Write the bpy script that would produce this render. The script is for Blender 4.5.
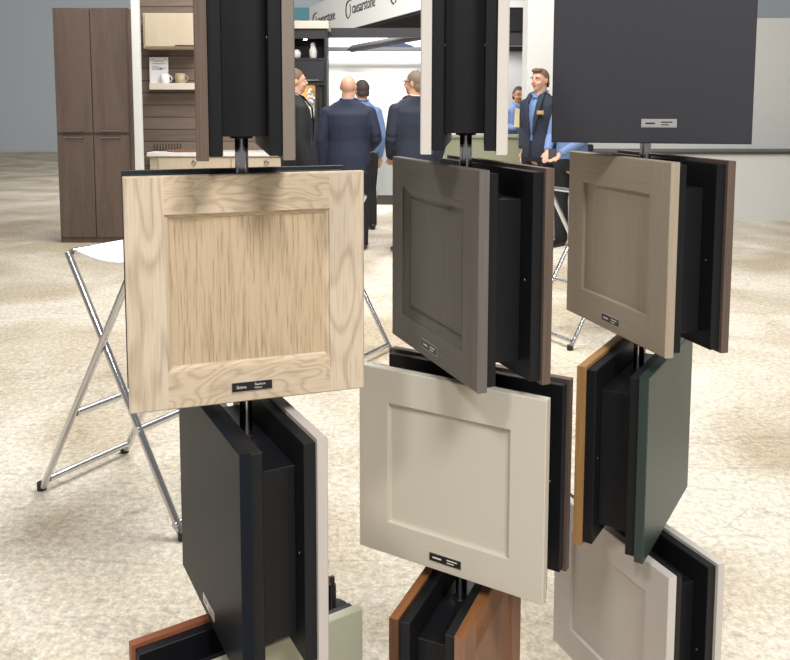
import bpy, bmesh, math, random
from mathutils import Vector, Matrix
for o in list(bpy.data.objects): bpy.data.objects.remove(o)
SC = bpy.context.scene
COL = SC.collection
R = math.radians
random.seed(7)

# ------------------------------------------------------------------ camera
EYE = 1.47
cam = bpy.data.objects.new('camera', bpy.data.cameras.new('camera'))
COL.objects.link(cam)
cam.data.sensor_fit = 'HORIZONTAL'
cam.data.sensor_width = 36.0
cam.data.lens = 820.5 / 790 * 36.0
cam.data.shift_x = 16.0 / 790
cam.data.shift_y = -147.0 / 790
cam.data.clip_start = 0.02
cam.location = (0, 0, EYE)
cam.rotation_euler = (math.pi / 2 - 0.09681, 0, 0)
SC.camera = cam

# ------------------------------------------------------------------ light
w = bpy.data.worlds.new('world'); SC.world = w; w.use_nodes = True
w.node_tree.nodes['Background'].inputs[0].default_value = (1.0, 0.985, 0.97, 1)
w.node_tree.nodes['Background'].inputs[1].default_value = 0.27

def area(name, loc, target, size, power, col=(1, .975, .945), sy=None):
    l = bpy.data.lights.new(name, 'AREA'); l.energy = power; l.color = col
    l.shape = 'RECTANGLE'; l.size = size; l.size_y = sy or size
    o = bpy.data.objects.new(name, l); COL.objects.link(o); o.location = loc
    d = Vector(target) - Vector(loc)
    o.rotation_euler = d.to_track_quat('-Z', 'Y').to_euler()
    return o
area('hall_lamp_front', (1.3, -1.9, 4.6), (0.1, 1.6, 1.0), 1.1, 185)
area('hall_lamp_side', (-1.6, -1.6, 4.8), (0, 2.0, 1.0), 0.6, 85)
area('hall_lamp_middle', (0.6, 4.6, 5.5), (0.3, 4.8, 0), 2.6, 330)
area('hall_lamp_far', (0.4, 7.6, 5.5), (0.2, 10.0, 0.6), 2.5, 210)
area('booth_lamp_backdrop', (0.2, 11.4, 2.9), (0.2, 13, 1.4), 1.6, 95, (1, 1, 1), .3)
area('kitchen_lamp', (-2.2, 7.8, 3.6), (-2.2, 9.8, 1.3), 1.0, 17)
area('fascia_fill', (-5.0, 12.0, 5.5), (0.0, 15.5, 3.3), 2.0, 380)  # added unseen fill light, brightens the left-facing fascia sign

SC.view_settings.view_transform = 'Standard'
SC.view_settings.look = 'None'
SC.view_settings.gamma = 1
SC.view_settings.exposure = 0.0
SC.view_settings.use_curve_mapping = False

# ------------------------------------------------------------------ materials
def lin(c):
    return tuple(((v / 255) / 12.92 if v / 255 <= .04045 else ((v / 255 + .055) / 1.055) ** 2.4) for v in c) + (1,)
def new_mat(name):
    m = bpy.data.materials.new(name); m.use_nodes = True
    nt = m.node_tree
    return m, nt, nt.nodes['Principled BSDF']
def node(nt, t, **kw):
    n = nt.nodes.new(t)
    for k, v in kw.items(): setattr(n, k, v)
    return n
def paint(name, rgb, rough=.5, metal=0, var=.04, scale=18, spec=.5, bump=0):
    """Plain finish with a very slight mottling."""
    m, nt, b = new_mat(name)
    tc = node(nt, 'ShaderNodeTexCoord'); nz = node(nt, 'ShaderNodeTexNoise')
    nz.inputs['Scale'].default_value = scale; nz.inputs['Detail'].default_value = 3
    nt.links.new(tc.outputs['Object'], nz.inputs['Vector'])
    mx = node(nt, 'ShaderNodeMix', data_type='RGBA')
    c = lin(rgb)
    mx.inputs[6].default_value = tuple(v * (1 - var) for v in c[:3]) + (1,)
    mx.inputs[7].default_value = tuple(min(1, v * (1 + var)) for v in c[:3]) + (1,)
    nt.links.new(nz.outputs[0], mx.inputs[0]); nt.links.new(mx.outputs[2], b.inputs['Base Color'])
    b.inputs['Roughness'].default_value = rough; b.inputs['Metallic'].default_value = metal
    b.inputs['Specular IOR Level'].default_value = spec
    if bump:
        bp = node(nt, 'ShaderNodeBump'); bp.inputs['Strength'].default_value = bump; bp.inputs['Distance'].default_value = .004
        nt.links.new(nz.outputs[0], bp.inputs['Height']); nt.links.new(bp.outputs[0], b.inputs['Normal'])
    return m
def wood(name, light, dark, axis='Z', ring=9.0, stretch=9.0, fine=.5, rough=.5, offset=0.0, contrast=.5, scale=1.0, line=2.2, pores=(.35, .68), along=7.0, fscale=280.0):
    """Grain running along one object axis: contour bands of a stretched noise plus fine pores."""
    m, nt, b = new_mat(name)
    tc = node(nt, 'ShaderNodeTexCoord'); mp = node(nt, 'ShaderNodeMapping')
    sc = [7.0 * scale] * 3; sc['XYZ'.index(axis)] = 7.0 * scale / stretch
    mp.inputs['Scale'].default_value = sc; mp.inputs['Location'].default_value = (offset, offset * .7, offset * 1.3)
    nt.links.new(tc.outputs['Object'], mp.inputs['Vector'])
    n1 = node(nt, 'ShaderNodeTexNoise'); n1.inputs['Scale'].default_value = 1.0; n1.inputs['Detail'].default_value = 2.0; n1.inputs['Distortion'].default_value = .35
    nt.links.new(mp.outputs[0], n1.inputs['Vector'])
    mul = node(nt, 'ShaderNodeMath', operation='MULTIPLY'); mul.inputs[1].default_value = ring * 6.28
    nt.links.new(n1.outputs[0], mul.inputs[0])
    sn = node(nt, 'ShaderNodeMath', operation='SINE'); nt.links.new(mul.outputs[0], sn.inputs[0])
    mr = node(nt, 'ShaderNodeMapRange'); mr.inputs[1].default_value = -1; mr.inputs[2].default_value = 1
    nt.links.new(sn.outputs[0], mr.inputs[0])
    pw = node(nt, 'ShaderNodeMath', operation='POWER'); pw.inputs[1].default_value = line
    nt.links.new(mr.outputs[0], pw.inputs[0])
    mp2 = node(nt, 'ShaderNodeMapping'); s2 = [fscale * scale] * 3; s2['XYZ'.index(axis)] = along * scale
    mp2.inputs['Scale'].default_value = s2; nt.links.new(tc.outputs['Object'], mp2.inputs['Vector'])
    n2 = node(nt, 'ShaderNodeTexNoise'); n2.inputs['Scale'].default_value = 1.0; n2.inputs['Detail'].default_value = 3
    nt.links.new(mp2.outputs[0], n2.inputs['Vector'])
    mr2 = node(nt, 'ShaderNodeMapRange'); mr2.inputs[1].default_value = pores[0]; mr2.inputs[2].default_value = pores[1]
    nt.links.new(n2.outputs[0], mr2.inputs[0])
    a1 = node(nt, 'ShaderNodeMath', operation='MULTIPLY'); a1.inputs[1].default_value = contrast
    nt.links.new(pw.outputs[0], a1.inputs[0])
    a2 = node(nt, 'ShaderNodeMath', operation='MULTIPLY_ADD'); a2.inputs[1].default_value = fine
    nt.links.new(mr2.outputs[0], a2.inputs[0]); nt.links.new(a1.outputs[0], a2.inputs[2])
    mx = node(nt, 'ShaderNodeMix', data_type='RGBA'); mx.inputs[6].default_value = lin(light); mx.inputs[7].default_value = lin(dark)
    nt.links.new(a2.outputs[0], mx.inputs[0]); nt.links.new(mx.outputs[2], b.inputs['Base Color'])
    b.inputs['Roughness'].default_value = rough; b.inputs['Specular IOR Level'].default_value = .35
    bp = node(nt, 'ShaderNodeBump'); bp.inputs['Strength'].default_value = .12; bp.inputs['Distance'].default_value = .001; bp.invert = True
    nt.links.new(a2.outputs[0], bp.inputs['Height']); nt.links.new(bp.outputs[0], b.inputs['Normal'])
    return m
def carpet():
    m, nt, b = new_mat('carpet_pile')
    tc = node(nt, 'ShaderNodeTexCoord')
    def nz(scale, detail, dist=0.0, st=None):
        n = node(nt, 'ShaderNodeTexNoise'); n.inputs['Scale'].default_value = scale; n.inputs['Detail'].default_value = detail
        n.inputs['Distortion'].default_value = dist
        if st:
            mp = node(nt, 'ShaderNodeMapping'); mp.inputs['Scale'].default_value = st
            mp.inputs['Rotation'].default_value = (0, 0, R(25))
            nt.links.new(tc.outputs['Object'], mp.inputs['Vector']); nt.links.new(mp.outputs[0], n.inputs['Vector'])
        else: nt.links.new(tc.outputs['Object'], n.inputs['Vector'])
        return n
    patch = nz(1.1, 6, .8); fibre = nz(95, 2); vein = nz(1.3, 3, 1.2, (1, 2.2, 1)); speck = nz(38, 4)
    r1 = node(nt, 'ShaderNodeValToRGB'); e = r1.color_ramp.elements
    e[0].position = .34; e[0].color = lin((200, 186, 162)); e[1].position = .62; e[1].color = lin((236, 228, 212))
    nt.links.new(patch.outputs[0], r1.inputs[0])
    mrf = node(nt, 'ShaderNodeMapRange'); mrf.inputs[1].default_value = .3; mrf.inputs[2].default_value = .7; mrf.inputs[3].default_value = .78; mrf.inputs[4].default_value = 1.06
    nt.links.new(fibre.outputs[0], mrf.inputs[0])
    mrs = node(nt, 'ShaderNodeMapRange'); mrs.inputs[1].default_value = .3; mrs.inputs[2].default_value = .66; mrs.inputs[3].default_value = .72; mrs.inputs[4].default_value = 1.08
    nt.links.new(speck.outputs[0], mrs.inputs[0])
    # thin darker veins at mid noise: woven pattern plus painted stool-frame shadows
    sb = node(nt, 'ShaderNodeMath', operation='SUBTRACT'); sb.inputs[1].default_value = .5; nt.links.new(vein.outputs[0], sb.inputs[0])
    ab = node(nt, 'ShaderNodeMath', operation='ABSOLUTE'); nt.links.new(sb.outputs[0], ab.inputs[0])
    mrv = node(nt, 'ShaderNodeMapRange'); mrv.inputs[1].default_value = .0; mrv.inputs[2].default_value = .012; mrv.inputs[3].default_value = .80; mrv.inputs[4].default_value = 1
    nt.links.new(ab.outputs[0], mrv.inputs[0])
    m1 = node(nt, 'ShaderNodeMath', operation='MULTIPLY'); nt.links.new(mrf.outputs[0], m1.inputs[0]); nt.links.new(mrs.outputs[0], m1.inputs[1])
    m2 = node(nt, 'ShaderNodeMath', operation='MULTIPLY'); nt.links.new(m1.outputs[0], m2.inputs[0]); nt.links.new(mrv.outputs[0], m2.inputs[1])
    vm = node(nt, 'ShaderNodeVectorMath', operation='SCALE'); nt.links.new(r1.outputs[0], vm.inputs[0]); nt.links.new(m2.outputs[0], vm.inputs['Scale'])
    nt.links.new(vm.outputs[0], b.inputs['Base Color'])
    b.inputs['Roughness'].default_value = .95; b.inputs['Specular IOR Level'].default_value = .1
    bp = node(nt, 'ShaderNodeBump'); bp.inputs['Strength'].default_value = .6; bp.inputs['Distance'].default_value = .006
    nt.links.new(fibre.outputs[0], bp.inputs['Height']); nt.links.new(bp.outputs[0], b.inputs['Normal'])
    return m
def planks():
    m, nt, b = new_mat('brown_planks')
    tc = node(nt, 'ShaderNodeTexCoord')
    mp = node(nt, 'ShaderNodeMapping'); mp.inputs['Rotation'].default_value = (R(90), 0, 0)
    nt.links.new(tc.outputs['Object'], mp.inputs['Vector'])
    br = node(nt, 'ShaderNodeTexBrick'); br.inputs['Scale'].default_value = 1
    br.inputs['Brick Width'].default_value = 30; br.inputs['Row Height'].default_value = .145; br.inputs['Mortar Size'].default_value = .006
    br.inputs['Color1'].default_value = lin((126, 110, 98)); br.inputs['Color2'].default_value = lin((104, 90, 80)); br.inputs['Mortar'].default_value = lin((60, 50, 45))
    nt.links.new(mp.outputs[0], br.inputs['Vector'])
    mp2 = node(nt, 'ShaderNodeMapping'); mp2.inputs['Scale'].default_value = (2.5, 20, 26); nt.links.new(tc.outputs['Object'], mp2.inputs['Vector'])
    n = node(nt, 'ShaderNodeTexNoise'); n.inputs['Scale'].default_value = 1; n.inputs['Detail'].default_value = 5; nt.links.new(mp2.outputs[0], n.inputs['Vector'])
    mr = node(nt, 'ShaderNodeMapRange'); mr.inputs[3].default_value = .6; mr.inputs[4].default_value = 1.4; nt.links.new(n.outputs[0], mr.inputs[0])
    vm = node(nt, 'ShaderNodeVectorMath', operation='SCALE'); nt.links.new(br.outputs[0], vm.inputs[0]); nt.links.new(mr.outputs[0], vm.inputs['Scale'])
    nt.links.new(vm.outputs[0], b.inputs['Base Color']); b.inputs['Roughness'].default_value = .6
    return m
def glow(name, rgb, strength):
    m, nt, b = new_mat(name)
    b.inputs['Base Color'].default_value = lin(rgb); b.inputs['Emission Color'].default_value = lin(rgb); b.inputs['Emission Strength'].default_value = strength
    return m

M = {}
M['black'] = paint('black_laminate', (23, 24, 28), .45, spec=.32)
M['charcoal'] = paint('charcoal_lacquer', (54, 54, 60), .5, spec=.35)
M['navy'] = paint('blue_black_lacquer', (27, 32, 39), .38, spec=.08)
M['darkgreen'] = paint('dark_green_lacquer', (44, 62, 58), .4)
M['greenblack'] = paint('green_black_lacquer', (44, 52, 50), .4)
M['sage'] = paint('sage_lacquer', (176, 176, 156), .45)
M['beige'] = paint('warm_beige_lacquer', (206, 200, 185), .42, var=.015)
M['white'] = paint('soft_white_lacquer', (214, 208, 202), .42, var=.015)
M['pinkwhite'] = paint('pale_greige_lacquer', (205, 197, 192), .45, var=.02)
M['greywood_v'] = wood('grey_stain_upright', (117, 111, 106), (101, 95, 91), 'Z', ring=3, stretch=14, fine=.5, contrast=.25, offset=3)
M['greywood_h'] = wood('grey_stain_flat', (117, 111, 106), (101, 95, 91), 'X', ring=3, stretch=14, fine=.5, contrast=.25, offset=5)
M['taupe_v'] = wood('taupe_stain_upright', (178, 164, 146), (158, 143, 124), 'Z', ring=2, stretch=10, fine=.4, contrast=.3, offset=8)
M['taupe_h'] = wood('taupe_stain_flat', (178, 164, 146), (158, 143, 124), 'X', ring=2, stretch=10, fine=.4, contrast=.3, offset=11)
M['oak_v'] = wood('pale_oak_upright', (218, 202, 180), (158, 134, 108), 'Z', ring=17, stretch=6, fine=.40, contrast=.38, offset=2, scale=1.4, line=3, pores=(.48, .78), along=11, fscale=240)
M['oak_h'] = wood('pale_oak_flat', (217, 199, 173), (156, 130, 102), 'X', ring=22, stretch=2.4, fine=.34, contrast=.36, offset=6, scale=1.7, line=3, pores=(.48, .78), along=11, fscale=170)
M['oak_p'] = wood('pale_oak_panel', (204, 182, 152), (122, 98, 74), 'Z', ring=1.5, stretch=30, fine=.68, contrast=.16, offset=13, scale=1.3, pores=(.46, .80), along=14, fscale=290)
M['brown'] = wood('brown_stain', (110, 94, 84), (82, 69, 61), 'Z', ring=3, stretch=12, fine=.5, contrast=.3, offset=4)
M['umber'] = wood('umber_stain', (108, 93, 85), (80, 68, 61), 'Z', ring=3, stretch=12, fine=.5, contrast=.3, offset=9)
M['greige'] = paint('greige_lacquer', (130, 120, 110), .5)
M['honey'] = wood('honey_oak', (192, 150, 98), (154, 110, 62), 'Z', ring=4, stretch=12, fine=.5, contrast=.4, offset=1)
M['cherry_v'] = wood('cherry_upright', (160, 122, 98), (128, 92, 70), 'Z', ring=2.5, stretch=8, fine=.35, contrast=.4, offset=15)
M['cherry_h'] = wood('cherry_flat', (156, 104, 62), (112, 70, 38), 'X', ring=2.5, stretch=8, fine=.35, contrast=.4, offset=17)
M['cherry_dark'] = wood('dark_cherry', (112, 76, 54), (76, 48, 34), 'Z', ring=2.5, stretch=8, fine=.35, contrast=.4, offset=23)
M['orange'] = wood('orange_cherry', (156, 96, 66), (118, 68, 44), 'X', ring=3, stretch=9, fine=.35, contrast=.4, offset=19)
M['chrome'] = paint('chrome', (205, 205, 208), .14, 1, var=.02)
M['steel'] = paint('brushed_steel', (168, 166, 166), .32, 1, var=.03)
M['rubber'] = paint('black_plastic', (26, 26, 28), .5)
M['label_black'] = paint('label_black', (26, 24, 26), .35)
M['label_silver'] = paint('label_silver', (205, 205, 205), .3, .6)
M['ink_white'] = paint('label_lettering', (225, 222, 220), .5)
M['carpet'] = carpet()
M['planks'] = planks()
M['palewood'] = wood('pale_cabinet_wood', (208, 194, 170), (188, 172, 146), 'Z', ring=2, stretch=14, fine=.4, contrast=.2, scale=.5)
M['shelfwood'] = wood('pale_shelf_wood', (220, 212, 198), (204, 194, 178), 'X', ring=2, stretch=14, fine=.4, contrast=.2, scale=.5)
M['quartz'] = paint('white_quartz', (236, 233, 228), .3)
M['wall_white'] = paint('booth_white', (218, 218, 214), .6, var=.01)
M['wall_grey'] = paint('booth_grey', (196, 195, 194), .6, var=.02)
M['hall'] = paint('hall_pale', (214, 222, 230), .8, var=.02, scale=.3)
M['teal'] = paint('teal_fabric', (120, 184, 204), .7)
M['bluefab'] = paint('deep_blue_fabric', (22, 34, 62), .7)
M['booth_black'] = paint('booth_black', (38, 38, 42), .55)
M['canopy_black'] = paint('canopy_black', (14, 15, 20), .8)
M['beam_grey'] = paint('beam_dark_grey', (48, 47, 50), .5)
M['greystone'] = wood('grey_striped_stone', (176, 180, 180), (140, 144, 145), 'Z', ring=2, stretch=16, fine=.4, contrast=.3, scale=.3)
M['kick'] = paint('dark_kick', (70, 68, 68), .5)
M['olive'] = paint('olive_counter', (146, 148, 124), .5)
M['letter'] = paint('sign_lettering', (52, 50, 54), .5)
M['skin'] = paint('skin', (212, 164, 138), .5, var=.05, scale=30)
M['skin_dark'] = paint('skin_tan', (172, 122, 94), .5, var=.05, scale=30)
M['hair_brown'] = paint('hair_brown', (112, 88, 68), .7, var=.2, scale=120)
M['hair_dark'] = paint('hair_dark', (62, 52, 48), .7, var=.2, scale=120)
M['hair_grey'] = paint('hair_grey_brown', (120, 104, 88), .7, var=.2, scale=120)
M['suit_navy'] = paint('navy_suiting', (38, 44, 66), .8, var=.1, scale=60, bump=.2)
M['suit_black'] = paint('black_suiting', (28, 29, 34), .8, var=.1, scale=60, bump=.2)
M['suit_ink'] = paint('ink_suiting', (37, 44, 60), .8, var=.1, scale=60, bump=.2)
M['trouser'] = paint('dark_trouser', (28, 29, 34), .85, var=.1, scale=60)
M['shirt_white'] = paint('white_shirt', (232, 232, 236), .7)
M['shirt_blue'] = paint('blue_shirt', (110, 136, 180), .7, var=.06, scale=40)
M['tie'] = paint('blue_tie', (82, 110, 170), .5)
M['shoe'] = paint('shoe_leather', (28, 26, 26), .4)
M['eye_white'] = paint('eye_white', (228, 224, 220), .3)
M['iris'] = paint('iris', (58, 48, 42), .3)
M['lip'] = paint('lip', (172, 100, 90), .5)
M['gold'] = paint('gold_badge', (214, 178, 96), .4, .3)
M['paper'] = paint('paper', (236, 234, 232), .7)
M['paper_yellow'] = paint('cream_paper', (240, 222, 176), .7)
M['print'] = paint('printed_grey', (150, 150, 160), .7)
M['mug'] = paint('white_glaze', (238, 238, 238), .2)
M['mug_deco'] = paint('speckled_glaze', (176, 160, 132), .4, var=.5, scale=55)
M['board'] = wood('walnut_board', (140, 104, 84), (104, 74, 58), 'X', ring=3, stretch=9, fine=.4, contrast=.4)
M['peg'] = paint('dark_pegs', (58, 46, 40), .6)
M['vase'] = paint('white_ceramic', (232, 228, 224), .35)
M['petal'] = paint('white_petals', (236, 230, 224), .7, var=.12, scale=40)
M['nichewood'] = wood('amber_wood', (206, 164, 100), (170, 126, 70), 'Z', ring=2, stretch=10, fine=.3, contrast=.3, scale=.5)
M['sling'] = paint('white_sling', (232, 230, 226), .6)
M['lamp_on'] = glow('lamp_lens', (255, 250, 240), 12)

# ------------------------------------------------------------------ mesh helpers
def obj(name, bm, mats, parent=None, smooth=False, loc=(0, 0, 0), rot=(0, 0, 0)):
    me = bpy.data.meshes.new(name)
    bmesh.ops.recalc_face_normals(bm, faces=bm.faces[:])
    bm.to_mesh(me); bm.free()
    if not isinstance(mats, (list, tuple)): mats = [mats]
    for m in mats: me.materials.append(m)
    o = bpy.data.objects.new(name, me); COL.objects.link(o)
    o.location = loc; o.rotation_euler = rot
    if parent: o.parent = parent
    return o
def tag(o, label=None, cat=None, group=None, kind=None):
    if label: o['label'] = label
    if cat: o['category'] = cat
    if group: o['group'] = group
    if kind: o['kind'] = kind
    return o
def thing(name, label, cat, loc=(0, 0, 0), rz=0, group=None):
    o = bpy.data.objects.new(name, None); COL.objects.link(o)
    o.location = loc; o.rotation_euler = (0, 0, rz); o.empty_display_size = .1
    return tag(o, label, cat, group)
def box(bm, lo, hi, mi=0, bev=0.0):
    r = bmesh.ops.create_cube(bm, size=1)
    vs = r['verts']
    for v in vs:
        v.co = Vector([(lo[i] + hi[i]) / 2 + v.co[i] * (hi[i] - lo[i]) for i in range(3)])
    fs = list({f for v in vs for f in v.link_faces})
    for f in fs: f.material_index = mi
    if bev:
        es = list({e for v in vs for e in v.link_edges})
        g = bmesh.ops.bevel(bm, geom=es, offset=bev, segments=1, affect='EDGES', profile=.5)
        for f in g['faces']: f.material_index = mi
def bxm(lo, hi, bev=0.0):
    bm = bmesh.new(); box(bm, lo, hi, 0, bev); return bm
def ring_frame(t, ref=None):
    t = t.normalized()
    ref = Vector(ref) if ref else (Vector((0, 0, 1)) if abs(t.z) < .9 else Vector((1, 0, 0)))
    a = (ref - t * ref.dot(t))
    if a.length < 1e-5: a = t.orthogonal()
    a.normalize(); return a, t.cross(a).normalized()
def tube(bm, pts, rad, seg=10, mi=0, ref=None, caps=True, dome=False):
    """Swept tube; rad is one number, one per point, or (r along ref, r across) per point."""
    pts = [Vector(p) for p in pts]; n = len(pts)
    if not isinstance(rad, (list, tuple)): rad = [rad] * n
    rad = [(r, r) if not isinstance(r, (list, tuple)) else r for r in rad]
    P, Q = list(pts), list(rad)
    if dome:
        for end in (0, -1):
            t = (pts[0] - pts[1]) if end == 0 else (pts[-1] - pts[-2]); t.normalize()
            r0 = rad[end]; h = min(r0)
            ex = [(pts[end] + t * h * math.sin(a), (r0[0] * math.cos(a), r0[1] * math.cos(a))) for a in (R(30), R(58), R(80))]
            if end == 0:
                P = [e[0] for e in ex][::-1] + P; Q = [e[1] for e in ex][::-1] + Q
            else:
                P += [e[0] for e in ex]; Q += [e[1] for e in ex]
    rings = []
    for i, p in enumerate(P):
        t = P[min(i + 1, len(P) - 1)] - P[max(i - 1, 0)]
        a, b = ring_frame(t, ref)
        rings.append([bm.verts.new(p + a * (Q[i][0] * math.cos(2 * math.pi * k / seg)) + b * (Q[i][1] * math.sin(2 * math.pi * k / seg))) for k in range(seg)])
    for r0, r1 in zip(rings, rings[1:]):
        for k in range(seg):
            f = bm.faces.new((r0[k], r0[(k + 1) % seg], r1[(k + 1) % seg], r1[k])); f.material_index = mi; f.smooth = True
    if caps:
        for rg in (rings[0][::-1], rings[-1]):
            f = bm.faces.new([bm.verts.new(v.co) for v in rg]); f.material_index = mi
def lathe(bm, prof, seg=24, c=(0, 0, 0), mi=0):
    rings = [[bm.verts.new((c[0] + r * math.cos(2 * math.pi * k / seg), c[1] + r * math.sin(2 * math.pi * k / seg), c[2] + z)) for k in range(seg)] for r, z in prof]
    for r0, r1 in zip(rings, rings[1:]):
        for k in range(seg):
            f = bm.faces.new((r0[k], r0[(k + 1) % seg], r1[(k + 1) % seg], r1[k])); f.material_index = mi; f.smooth = True
    for rg in (rings[0][::-1], rings[-1]): bm.faces.new([bm.verts.new(v.co) for v in rg]).material_index = mi
def ellipsoid(bm, c, r, mi=0, u=16, v=12, rot=None):
    g = bmesh.ops.create_uvsphere(bm, u_segments=u, v_segments=v, radius=1)
    mt = Matrix.Translation(c) @ (rot or Matrix.Identity(4)) @ Matrix.Diagonal((r[0], r[1], r[2], 1))
    bmesh.ops.transform(bm, matrix=mt, verts=g['verts'])
    for f in {f for vv in g['verts'] for f in vv.link_faces}: f.material_index = mi; f.smooth = True
def text_into(bm, body, size, loc, mi=0, sx=1.0, depth=.0006, rz=0.0, shear=0.0):
    """Lettering standing in the XZ plane, facing -Y, added to a bmesh."""
    cu = bpy.data.curves.new('lettering', 'FONT'); cu.body = body; cu.size = size; cu.extrude = depth; cu.resolution_u = 2
    o = bpy.data.objects.new('lettering', cu); COL.objects.link(o)
    bpy.context.view_layer.update()
    me = bpy.data.meshes.new_from_object(o.evaluated_get(bpy.context.evaluated_depsgraph_get()))
    bpy.data.objects.remove(o); bpy.data.curves.remove(cu)
    mt = Matrix.Translation(loc) @ Matrix.Rotation(rz, 4, 'Z') @ Matrix.Rotation(math.pi / 2, 4, 'X') @ Matrix.Diagonal((sx, 1, 1, 1))
    me.transform(mt)
    n0 = len(bm.faces); bm.from_mesh(me); bm.faces.ensure_lookup_table()
    for f in bm.faces[n0:]: f.material_index = mi
    bpy.data.meshes.remove(me)

# ------------------------------------------------------------------ the setting
bm = bmesh.new(); box(bm, (-14, -4, -.1), (14, 27, 0))
tag(obj('floor', bm, M['carpet']), kind='structure')
tag(obj('wall_back', bxm((-14, 25, 0), (14, 25.2, 9)), M['hall']), kind='structure')
# brown plank wall of the kitchen booth and its white end post
tag(obj('wall_left', bxm((-2.87, 9.85, 0), (-1.13, 9.95, 3.3)), M['planks']), kind='structure')
tag(obj('trim_1', bxm((-2.525, 8.47, 0), (-2.452, 8.55, 3.3), .004), M['wall_white']), kind='structure')
# bright white back wall of the middle booth
bm = bmesh.new(); box(bm, (-.80, 13.0, 0), (1.25, 13.1, 2.56))
tag(obj('wall_middle', bm, M['wall_white']), kind='structure')
# grey wall behind the olive counter, its brown head strip and dark canopy
tag(obj('wall_grey', bxm((1.27, 12.2, 0), (3.4, 12.3, 2.27)), M['wall_grey']), kind='structure')
tag(obj('trim_2', bxm((1.27, 12.15, 2.23), (3.4, 12.32, 2.30)), M['kick']), kind='structure')
# white column behind the standing man, white wall further right
tag(obj('wall_column', bxm((1.755, 9.8, 0), (2.14, 10.15, 3.4), .004), M['wall_white']), kind='structure')
tag(obj('wall_right', bxm((2.75, 11.1, 0), (7.5, 11.2, 2.6)), M['wall_white']), kind='structure')
# faint recessed shelving drawn on the bright back wall
bm = bmesh.new()
box(bm, (-.52, 12.99, 1.98), (.62, 13.0, 2.0)); box(bm, (-.52, 12.99, 1.50), (.62, 13.0, 1.52))
box(bm, (-.52, 12.99, 1.5), (-.50, 13, 2)); box(bm, (.60, 12.99, 1.5), (.62, 13, 2)); box(bm, (-.5, 12.99, 1.735), (.6, 13, 1.75))
tag(obj('trim_3', bm, M['wall_white']), kind='structure')
tag(obj('sample_tile', bxm((.30, 12.975, 1.525), (.595, 13.0, 1.73)), M['paper_yellow']),
    'small cream sample tile set in the bright white booth wall', 'sample tile')

# ------------------------------------------------------------------ door display units
W, H, TD, TB, G, INS = .3934, .381, .0185, .0204, .0675, .0062
POLES = {'a': (-.235, 1.4013), 'b': (.1654, 1.5625), 'c': (.5711, 1.758)}
TOPS = (EYE + .2971, EYE - .1127, EYE - .5269, EYE - .9376)

def door_mesh(style):
    """Door with its outer face at y=0 looking to -Y, x centred, z 0..H. Slot 0 upright grain, slot 1 flat grain. Returns (frame, panel) bmeshes."""
    bm = bmesh.new(); x, c = W / 2, .0018
    def V(px, py, pz): return bm.verts.new((px, py, pz))
    def rect(ix, y, iz=None):
        iz = ix if iz is None else iz
        return [V(-x + ix, y, iz), V(x - ix, y, iz), V(x - ix, y, H - iz), V(-x + ix, y, H - iz)]
    def bridge(a, b, mats=(1, 0, 1, 0)):
        for k in range(4):
            f = bm.faces.new((a[k], a[(k + 1) % 4], b[(k + 1) % 4], b[k])); f.material_index = mats[k]
    back = rect(0, TD); side = rect(0, c); front = rect(c, 0)
    bm.faces.new(back[::-1]); bridge(back, side); bridge(side, front)
    if style == 'slab':
        bm.faces.new(front); return bm, None
    s = {'shaker': .067, 'step': .0615, 'bevel': .058}[style]
    op = rect(s, 0)
    tb = [V(-x + s, 0, c), V(x - s, 0, c), V(x - s, 0, H - c), V(-x + s, 0, H - c)]
    f = bm.faces.new((front[0], tb[0], op[0], op[3], tb[3], front[3])); f.material_index = 0
    f = bm.faces.new((tb[1], front[1], front[2], tb[2], op[2], op[1])); f.material_index = 0
    f = bm.faces.new((tb[0], tb[1], op[1], op[0])); f.material_index = 1
    f = bm.faces.new((op[3], op[2], tb[2], tb[3])); f.material_index = 1
    # stitch the outer chamfer to the split points
    bmesh.ops.remove_doubles(bm, verts=bm.verts[:], dist=1e-6)
    if style == 'shaker': prof = [(s + .0012, .0012), (s + .0016, .0075), (s + .005, .0085)]
    elif style == 'step': prof = [(s, .004), (s + .004, .005), (s + .008, .0095)]
    else: prof = [(s, .0022), (s + .003, .003), (s + .019, .0105), (s + .021, .008), (s + .024, .008)]
    prev = op
    for ix, y in prof:
        nx = rect(ix, y); bridge(prev, nx); prev = nx
    ix, y = prof[-1]
    pb = bmesh.new()
    box(pb, (-x + ix - .002, y, ix - .002), (x - ix + .002, y + .005, H - ix + .002))
    return bm, pb

def name_label(parent, words, silver=False, y=0.0, xo=0.0, full=.067, z=.0185):
    bm = bmesh.new(); h = .0150
    box(bm, (xo - full / 2 - .0012, y - .0012, z - .0012), (xo + full / 2 + .0012, y + .0002, z + h + .0012), 1)
    box(bm, (xo - full / 2, y - .0018, z), (xo + full / 2, y, z + h), 1 if silver else 0)
    a, b1, b2 = words
    if a:
        text_into(bm, a, .0072, (xo - full / 2 + .007, y - .0020, z + .005), 2, .85, .0003)
        text_into(bm, b1, .0058, (xo + .004, y - .0020, z + .0085), 2, .85, .0003)
        text_into(bm, b2, .0046, (xo + .004, y - .0020, z + .0030), 2, .85, .0003)
    else:                                                     # print too small to read in the photo: plain strokes
        for x0, x1, z0, hh in ((-full / 2 + .007, -.008, .0058, .0030), (.004, .026, .0088, .0022), (.004, .019, .0036, .0018)):
            box(bm, (xo + x0, y - .0021, z + z0), (xo + x1, y - .0017, z + z0 + hh), 2)
    o = obj('name_label', bm, [M['label_black'], M['label_silver'], M['label_black'] if silver else M['ink_white']], parent)
    return o

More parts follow.
